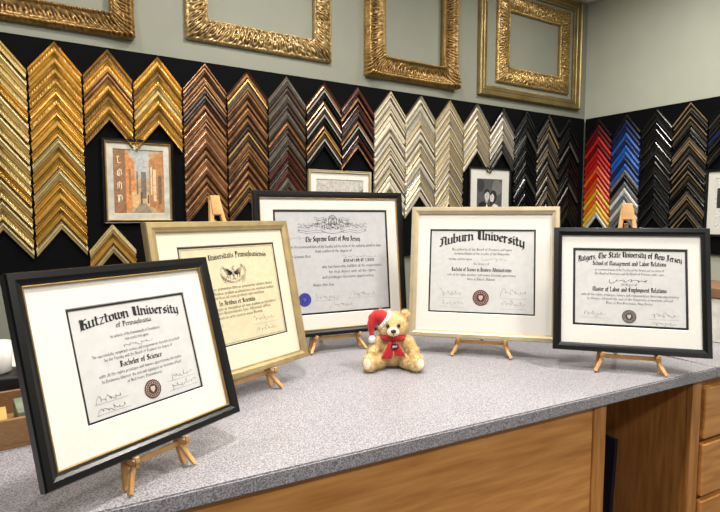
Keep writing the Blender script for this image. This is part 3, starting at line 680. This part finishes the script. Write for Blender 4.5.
# ------------------------------------------------------------------ counter
m, nt, b = base('speckled_laminate'); N = nt.nodes; L = nt.links
tc = N.new('ShaderNodeTexCoord'); nz = N.new('ShaderNodeTexNoise'); nz.inputs['Scale'].default_value = 340; nz.inputs['Detail'].default_value = 4
L.new(tc.outputs['Object'], nz.inputs['Vector']); rp = N.new('ShaderNodeValToRGB'); e = rp.color_ramp.elements
e[0].position = .40; e[0].color = lin((108,106,111)); e[1].position = .60; e[1].color = lin((172,169,174))
L.new(nz.outputs['Fac'], rp.inputs['Fac']); L.new(rp.outputs[0], b.inputs['Base Color']); b.inputs['Roughness'].default_value = .4
laminate = m
CR = math.atan(.067)      # the counter stands a few degrees off the back wall's direction
TK = .030
poly = [(-.8,.885),(1.63,.722),(1.63,1.06),(1.50,1.30),(1.22,1.82),(-.8,1.82)]
bm = bmesh.new(); vs = [bm.verts.new((x, y, TOPZ-TK)) for x, y in poly]; f = bm.faces.new(vs)
r_ = bmesh.ops.extrude_face_region(bm, geom=[f]); bmesh.ops.translate(bm, vec=(0, 0, TK), verts=[v for v in r_['geom'] if isinstance(v, bmesh.types.BMVert)])
bmesh.ops.bevel(bm, geom=[e for e in bm.edges], offset=.003, segments=2, affect='EDGES'); bmesh.ops.recalc_face_normals(bm, faces=bm.faces)
me = bpy.data.meshes.new('countertop'); bm.to_mesh(me); bm.free(); me.materials.append(laminate)
ct = link('countertop', me); tag(ct, 'large grey speckled laminate countertop carrying the diplomas', 'countertop')
UZ = TOPZ-TK-.0005
cb = empty('counter_base', 'oak counter base under the grey speckled top', 'counter', (.2, .818, 0), (0, 0, -CR))
bars('body', oak_v, cb, [((-.95, .033, .0), (.980, .88, UZ))])
bars('front_panel', oak, cb, [((-.95, .020, .08), (.944, .033, UZ-.002), .001)])
bars('stile', oak_v, cb, [((.945, .015, 0), (.988, .06, UZ-.001), .002)])
dc = empty('drawer_cabinet', 'oak drawer cabinet at the far right end of the counter', 'cabinet', (1.555, .727, 0), (0, 0, -CR))
bars('body', oak_v, dc, [((0, .035, 0), (.69, .57, UZ), .002)])
bars('corner_stile', oak_v, dc, [((-.002, .020, .05), (.04, .035, UZ), .001)])
for i, (za, zb) in enumerate([(.72,.87),(.55,.705),(.36,.535),(.08,.345)]):
    dr = bars('drawer', oak, dc, [((.05, .012, za), (.66, .0345, zb), .004)])
    bars('handle', easel_wood, dr, [((.24, -.01, (za+zb)/2-.01), (.46, .012, (za+zb)/2+.01), .004)])
st = bars('side_worktop', laminate, None, [((.08, .002, UZ+.0005), (.71, .59, TOPZ), .003)]); st.location = (1.555, .727, 0); st.rotation_euler = (0, 0, -CR)
tag(st, 'short grey worktop on the oak drawer cabinet, right of the main counter', 'countertop')
lf = empty('leaning_frame', 'blue and black picture frame leaning in the gap under the counter', 'frame', (1.49, 1.16, 0), (0, 0, -PI/2))
mb = MB(); ring_frame(mb, .42, .66, [(0,0),(0,.016),(.03,.014),(.03,0)]); fo = mb.build('frame', mat('navy_black', (22,28,48), .3), lf); fo.rotation_euler = (-R(4), 0, 0)
o = bars('backing', mat('blue_print', (40,60,110), .5), lf, [((-.19,-.006,.02),(.19,-.001,.64))]); o.rotation_euler = (-R(4), 0, 0)

# ------------------------------------------------------------------ clutter at the left
tray_m = mat('tray_wood', (140,104,66), .6, 0, .15, 30, stretch=(3, 20, 20))
TX, TY = -.10, 1.24
t = empty('wooden_tray', 'brown wooden tray of small scraps at the left end of the counter', 'tray', (TX, TY, TOPZ), (0, 0, R(3)))
bars('base', tray_m, t, [((-.15,-.10,0),(.15,.10,.008))])
for bx_ in (((-.15,-.10,.008),(.15,-.09,.055),.001),((-.15,.09,.008),(.15,.10,.055),.001),((-.15,-.09,.008),(-.14,.09,.055),.001),((.14,-.09,.008),(.15,.09,.055),.001)): bars('side', tray_m, t, [bx_])
cc = [(178,60,40),(230,226,214),(60,70,80),(196,160,90),(120,130,110),(40,40,44)]
cn = ['red','white','slate blue','gold','green grey','black']
for i in range(6):
    M = Matrix.Translation((TX-.10+.042*i, TY+.004*((i*7) % 5-2), TOPZ+.0085)) @ Matrix.Rotation(R(88+i*2), 4, 'Z')
    o = bars('color_chip', mat('chip%d' % i, cc[i], .5), None, [((-.05,-.014,0),(.05,.014,.03+.012*(i % 3)),.002, M)])
    tag(o, f'{cn[i]} block standing in the brown wooden tray', 'sample block', 'sample blocks in the tray')
for i in range(3):
    o = bars('paper_pad', mat('pad%d' % i, [(226,224,218),(206,206,204),(232,226,206)][i], .7), None, [((-.13,-.1,.0),(.13,.1,.018),.001, Matrix.Translation((-.16, 1.64, TOPZ+.0005+.0185*i)) @ Matrix.Rotation(R([5,-3,9][i]), 4, 'Z'))])
    tag(o, ['bottom','middle','topmost'][i]+' pad of the white paper stack behind the wooden tray', 'paper pad', 'stacked paper pads')
o = bars('storage_case', mat('case_black', (30,28,30), .4), None, [((-.11,-.05,0),(.11,.05,.07),.004, Matrix.Translation((-.14, 1.45, TOPZ+.0005)) @ Matrix.Rotation(R(-8), 4, 'Z'))])
tag(o, 'low black case on the counter between the wooden tray and the paper stack', 'case')
t = empty('tape_roll', 'white tape roll standing on the paper stack at far left', 'tape roll', (-.10, 1.62, TOPZ+.0565))
mb = MB(); n = 32
rows = [[(r*math.cos(2*PI*k/n), r*math.sin(2*PI*k/n), z) for k in range(n)] for r, z in ((.045,0),(.045,.04),(.028,.04),(.028,0),(.045,0))]
mb.grid(rows, 0, closed=True); mb.build('tape', mat('tape_white', (222,222,220), .5), t, smooth=False)
mb = MB(); rows = [[(r*math.cos(2*PI*k/n), r*math.sin(2*PI*k/n), z) for k in range(n)] for r, z in ((.0279,0),(.0279,.04),(.025,.04),(.025,0),(.0279,0))]
mb.grid(rows, 0, closed=True); mb.build('core', mat('core_card', (150,112,76), .8), t)
t = empty('ceramic_mug', 'small white mug standing on the low black case at far left', 'mug', (-.085, 1.445, TOPZ+.0712))
mb = MB(); rows = [[(r*math.cos(2*PI*k/n), r*math.sin(2*PI*k/n), z) for k in range(n)] for r, z in ((.024,0),(.030,.004),(.032,.07),(.0295,.07),(.0275,.008),(.002,.006))]
mb.grid(rows, 0, closed=True); mb.poly(rows[0]); mb.poly(rows[-1]); mb.build('cup', mat('mug_white', (224,222,216), .25), t, smooth=True)
mb = MB(); tube(mb, [(-.031,0,.058),(-.046,0,.056),(-.053,0,.040),(-.047,0,.022),(-.030,0,.016)], [.0035]*5, 8); mb.build('handle', MATS['mug_white'], t, smooth=True)
bx = empty('storage_box', 'white box with brown lid on the side worktop at the right edge', 'box', (2.06, .93, TOPZ+.0005), (0, 0, R(8)))
bars('body', mat('box_white', (206,202,194), .7), bx, [((-.12,-.10,0),(.12,.10,.15),.003)])
bars('lid', mat('box_lid', (120,88,60), .6), bx, [((-.125,-.105,.1505),(.125,.105,.185),.003)])

# ------------------------------------------------------------------ teddy bear
fur = mat('golden_fur', (246,224,172), .95, 0, .05, 60, col2=(228,200,142), sheen=.5)
fur_l = mat('pale_fur', (250,238,206), .95, 0, .05, 60, sheen=.4)
red_f = mat('red_felt', (190,18,28), .85, 0, .15, 80, sheen=.3); white_f = mat('white_plush', (240,238,232), .95, 0, .06, 80, sheen=.3)
bead = mat('black_bead', (12,10,10), .08); nose_m = mat('nose_thread', (60,34,24), .6)
bear = empty('teddy_bear', 'golden plush teddy bear in red santa hat and scarf, sitting on the counter', 'teddy bear', (.862, 1.225, TOPZ), (0, 0, R(-32)))
bear.scale = (.95, 1.0, 1.0)
HZ = -.010
def blob(name, balls, m, parent, voxel=.0028, furn=0, fl=.006, sm_=2):
    bm = bmesh.new()
    for c, r, rot in balls:
        M = Matrix.Translation(c) @ Matrix.Rotation(R(rot[0]), 4, 'X') @ Matrix.Rotation(R(rot[1]), 4, 'Y') @ Matrix.Rotation(R(rot[2]), 4, 'Z') @ Matrix.Diagonal((r[0], r[1], r[2], 1))
        bmesh.ops.create_icosphere(bm, subdivisions=3, radius=1, matrix=M)
    me = bpy.data.meshes.new(name); bm.to_mesh(me); bm.free()
    o = bpy.data.objects.new(name, me); C.objects.link(o)
    rm = o.modifiers.new('r', 'REMESH'); rm.mode = 'VOXEL'; rm.voxel_size = voxel
    s = o.modifiers.new('s', 'SMOOTH'); s.factor = .6; s.iterations = sm_*3
    dg = bpy.context.evaluated_depsgraph_get(); dg.update()
    ev = bpy.data.meshes.new_from_object(o.evaluated_get(dg))
    C.objects.unlink(o); bpy.data.objects.remove(o)
    V = [tuple(v.co) for v in ev.vertices]; Fc = [tuple(p.vertices) for p in ev.polygons]
    rr = random.Random(5)
    ps = [(p.center.copy(), p.normal.copy()) for p in ev.polygons]
    for _ in range(furn):
        c, n = rr.choice(ps)
        if c.z < .004: continue
        d = (n+Vector((rr.uniform(-.7,.7), rr.uniform(-.7,.7), rr.uniform(-.9,.5)))).normalized()
        t_ = n.cross(Vector((rr.random(), rr.random(), rr.random()))).normalized()*.0007
        c = c-n*.0008; i = len(V); l = fl*rr.uniform(.5, 1.1)
        if c.y < -.02 and c.z > .085: l *= .6      # shorter pile on the face
        tip = c+d*l; tip.z = max(tip.z, .001)
        V += [tuple(c-t_), tuple(c+t_), tuple(tip)]; Fc.append((i, i+1, i+2))
    me = bpy.data.meshes.new(name); me.from_pydata(V, [], Fc); me.materials.append(m)
    for k, p in enumerate(me.polygons): p.use_smooth = True
    me.update(); return link(name, me, parent)
def up_(c): return (c[0], c[1], c[2]+HZ)
balls = [((0,.005,.050),(.045,.040,.046),(8,0,0)), ((0,0,.036),(.050,.043,.036),(0,0,0)), ((0,-.002,.086),(.026,.026,.02),(0,0,0)),
 (up_((0,-.010,.127)),(.043,.036,.037),(0,0,0)), (up_((-.016,-.020,.118)),(.022,.019,.019),(0,0,0)), (up_((.016,-.020,.118)),(.022,.019,.019),(0,0,0)),
 (up_((-.037,-.002,.156)),(.015,.009,.014),(0,-20,0)), (up_((.037,-.002,.156)),(.015,.009,.014),(0,20,0)),
 ((-.048,-.022,.066),(.016,.030,.017),(38,0,-22)), ((-.060,-.042,.050),(.015,.018,.015),(20,0,0)), ((.048,-.022,.066),(.016,.030,.017),(38,0,22)), ((.060,-.042,.050),(.015,.018,.015),(20,0,0)),
 ((-.042,-.036,.023),(.021,.038,.021),(0,0,-34)), ((-.068,-.068,.025),(.020,.017,.024),(-10,0,-30)), ((.042,-.036,.023),(.021,.038,.021),(0,0,34)), ((.068,-.068,.025),(.020,.017,.024),(-10,0,30))]
blob('body', balls, fur, bear, furn=36000, fl=.0090)
blob('muzzle', [(up_((0,-.046,.117)),(.0185,.014,.014),(0,0,0))], fur_l, bear, .002, 700, .003)
def ball(mb, c, r, n=14, rz=0):
    rows = []
    for i in range(1, n):
        a = PI*i/n; row = []
        for k in range(n):
            x, y = r[0]*math.sin(a)*math.cos(2*PI*k/n), r[1]*math.sin(a)*math.sin(2*PI*k/n)
            row.append((c[0]+x*math.cos(rz)-y*math.sin(rz), c[1]+x*math.sin(rz)+y*math.cos(rz), c[2]+r[2]*math.cos(a)))
        rows.append(row)
    mb.grid(rows, 0, closed=True); mb.poly(rows[0]); mb.poly(rows[-1])
for sx in (-1, 1):
    mb = MB()
    ball(mb, up_((sx*.0160, -.0480, .134)), (.0052, .0055, .0054)); mb.build('eye', bead, bear, smooth=True)
    mb = MB(); ball(mb, (sx*.0765, -.0835, .026), (.012, .0045, .015), rz=sx*R(30)); mb.build('paw_pad', fur_l, bear, smooth=True)
mb = MB(); ball(mb, up_((0, -.0620, .122)), (.0080, .0048, .0057)); mb.build('nose', nose_m, bear, smooth=True)
mb = MB(); tube(mb, [up_((0,-.0630,.118)),up_((0,-.0630,.111))], [.001,.001], 6); tube(mb, [up_(p) for p in [(-.007,-.0605,.109),(-.003,-.0625,.1075),(0,-.0630,.111),(.003,-.0625,.1075),(.007,-.0605,.109)]], [.001]*5, 6); mb.build('mouth', nose_m, bear, smooth=True)
hp = [up_(p) for p in [(-.027,-.009,.144),(-.038,-.011,.152),(-.049,-.013,.153),(-.058,-.015,.146),(-.063,-.019,.133),(-.064,-.024,.118),(-.062,-.029,.104)]]
mb = MB(); tube(mb, hp, [.0245,.023,.020,.017,.013,.010,.006], 18)
hat = mb.build('hat', red_f, bear, smooth=True)
tr = []
ax = Vector((-.80, -.06, .60)).normalized(); e1 = ax.cross(Vector((0,1,0))).normalized(); e2 = ax.cross(e1)
for k in range(14):
    a = 2*PI*k/14; p = Vector(up_((-.024,-.010,.144)))+e1*.0245*math.cos(a)+e2*.027*math.sin(a); tr.append((tuple(p), (.0072,.0072,.0066), (0,0,0)))
blob('hat_trim', tr, white_f, hat, .0025, 1500, .004)
blob('pompom', [(up_((-.061,-.034,.093)),(.011,.011,.011),(0,0,0))], white_f, hat, .0025, 900, .005)
mb = MB(); rows = []
n = 28
for k in range(n+1):
    a = 2*PI*k/n; c = Vector((.033*math.cos(a), -.004+.033*math.sin(a), .084-.004*math.sin(a)))
    o_ = Vector((math.cos(a), math.sin(a), 0))
    rows.append([tuple(c+o_*.009*math.cos(q)+Vector((0,0,.010*math.sin(q)))) for q in [2*PI*j/10 for j in range(10)]])
mb.grid(rows, 0, closed=True)
scarf = mb.build('scarf', red_f, bear, smooth=True)
for sx, ln in ((-1, .045), (1, .038)):
    mb = MB(); rows = []
    for j in range(8):
        q = j/7; c = Vector((sx*(.003+.018*q), -.048-.010*math.sin(q*2.2), .079-ln*q)); wd = .010+.005*q
        rows.append([tuple(c+Vector((-wd,-.002,0))), tuple(c+Vector((wd,-.003,0))), tuple(c+Vector((wd,.002,0))), tuple(c+Vector((-wd,.002,0)))])
    mb.grid(rows, 0, closed=True); mb.poly(rows[0]); mb.poly(rows[-1]); mb.build('scarf_tail', red_f, scarf, smooth=False)
mb = MB(); nn = 24
rows = [[(.004+r*math.cos(2*PI*k/nn), y, .070+r*math.sin(2*PI*k/nn)) for k in range(nn)] for r, y in ((.0105,-.056),(.0105,-.062),(.009,-.0635))]
mb.grid(rows, 0, closed=True); mb.poly(rows[0]); mb.poly(rows[-1]); tg = mb.build('round_tag', mat('tag_black', (14,14,18), .3), bear)
mb = MB(); text(mb, 'gund', .004, .0680, .007, -.0639, 1.2, fixw=.014); mb.build('tag_lettering', mat('tag_white', (230,230,230), .5), tg)

# ------------------------------------------------------------------ light
def area(x, y, z, e, sx, sy, rot=(0, 0, 0), col=(1, .95, .875), nm='ceiling_lamp_light'):
    l = bpy.data.lights.new(nm, 'AREA'); l.shape = 'RECTANGLE'; l.size = sx; l.size_y = sy; l.energy = e; l.color = col
    o = bpy.data.objects.new(nm, l); C.objects.link(o); o.location = (x, y, z); o.rotation_euler = rot
area(.3, .6, ZC-.03, 36, .2, .2); area(1.6, .5, ZC-.03, 36, .2, .2); area(2.4, 1.4, ZC-.03, 17, .1, .1); area(.9, 1.5, ZC-.03, 19, .1, .1); area(-.3, 1.5, ZC-.03, 13, .1, .1)
area(-.2, -1.2, ZC-.03, 34, .3, .3, col=(1, .97, .92)); area(1.6, -1.2, ZC-.03, 28, .3, .3, col=(1, .97, .92))
area(.3, -1.8, 1.2, 5, 1.2, 1.2, rot=(R(82), 0, R(-14)), col=(1, .97, .93), nm='front_fill_light')  # added low fill behind the camera, brightens the counter edge and oak front
w = bpy.data.worlds.new('world'); bpy.context.scene.world = w; w.use_nodes = True
w.node_tree.nodes['Background'].inputs[0].default_value = (.95, .95, .95, 1); w.node_tree.nodes['Background'].inputs[1].default_value = .09
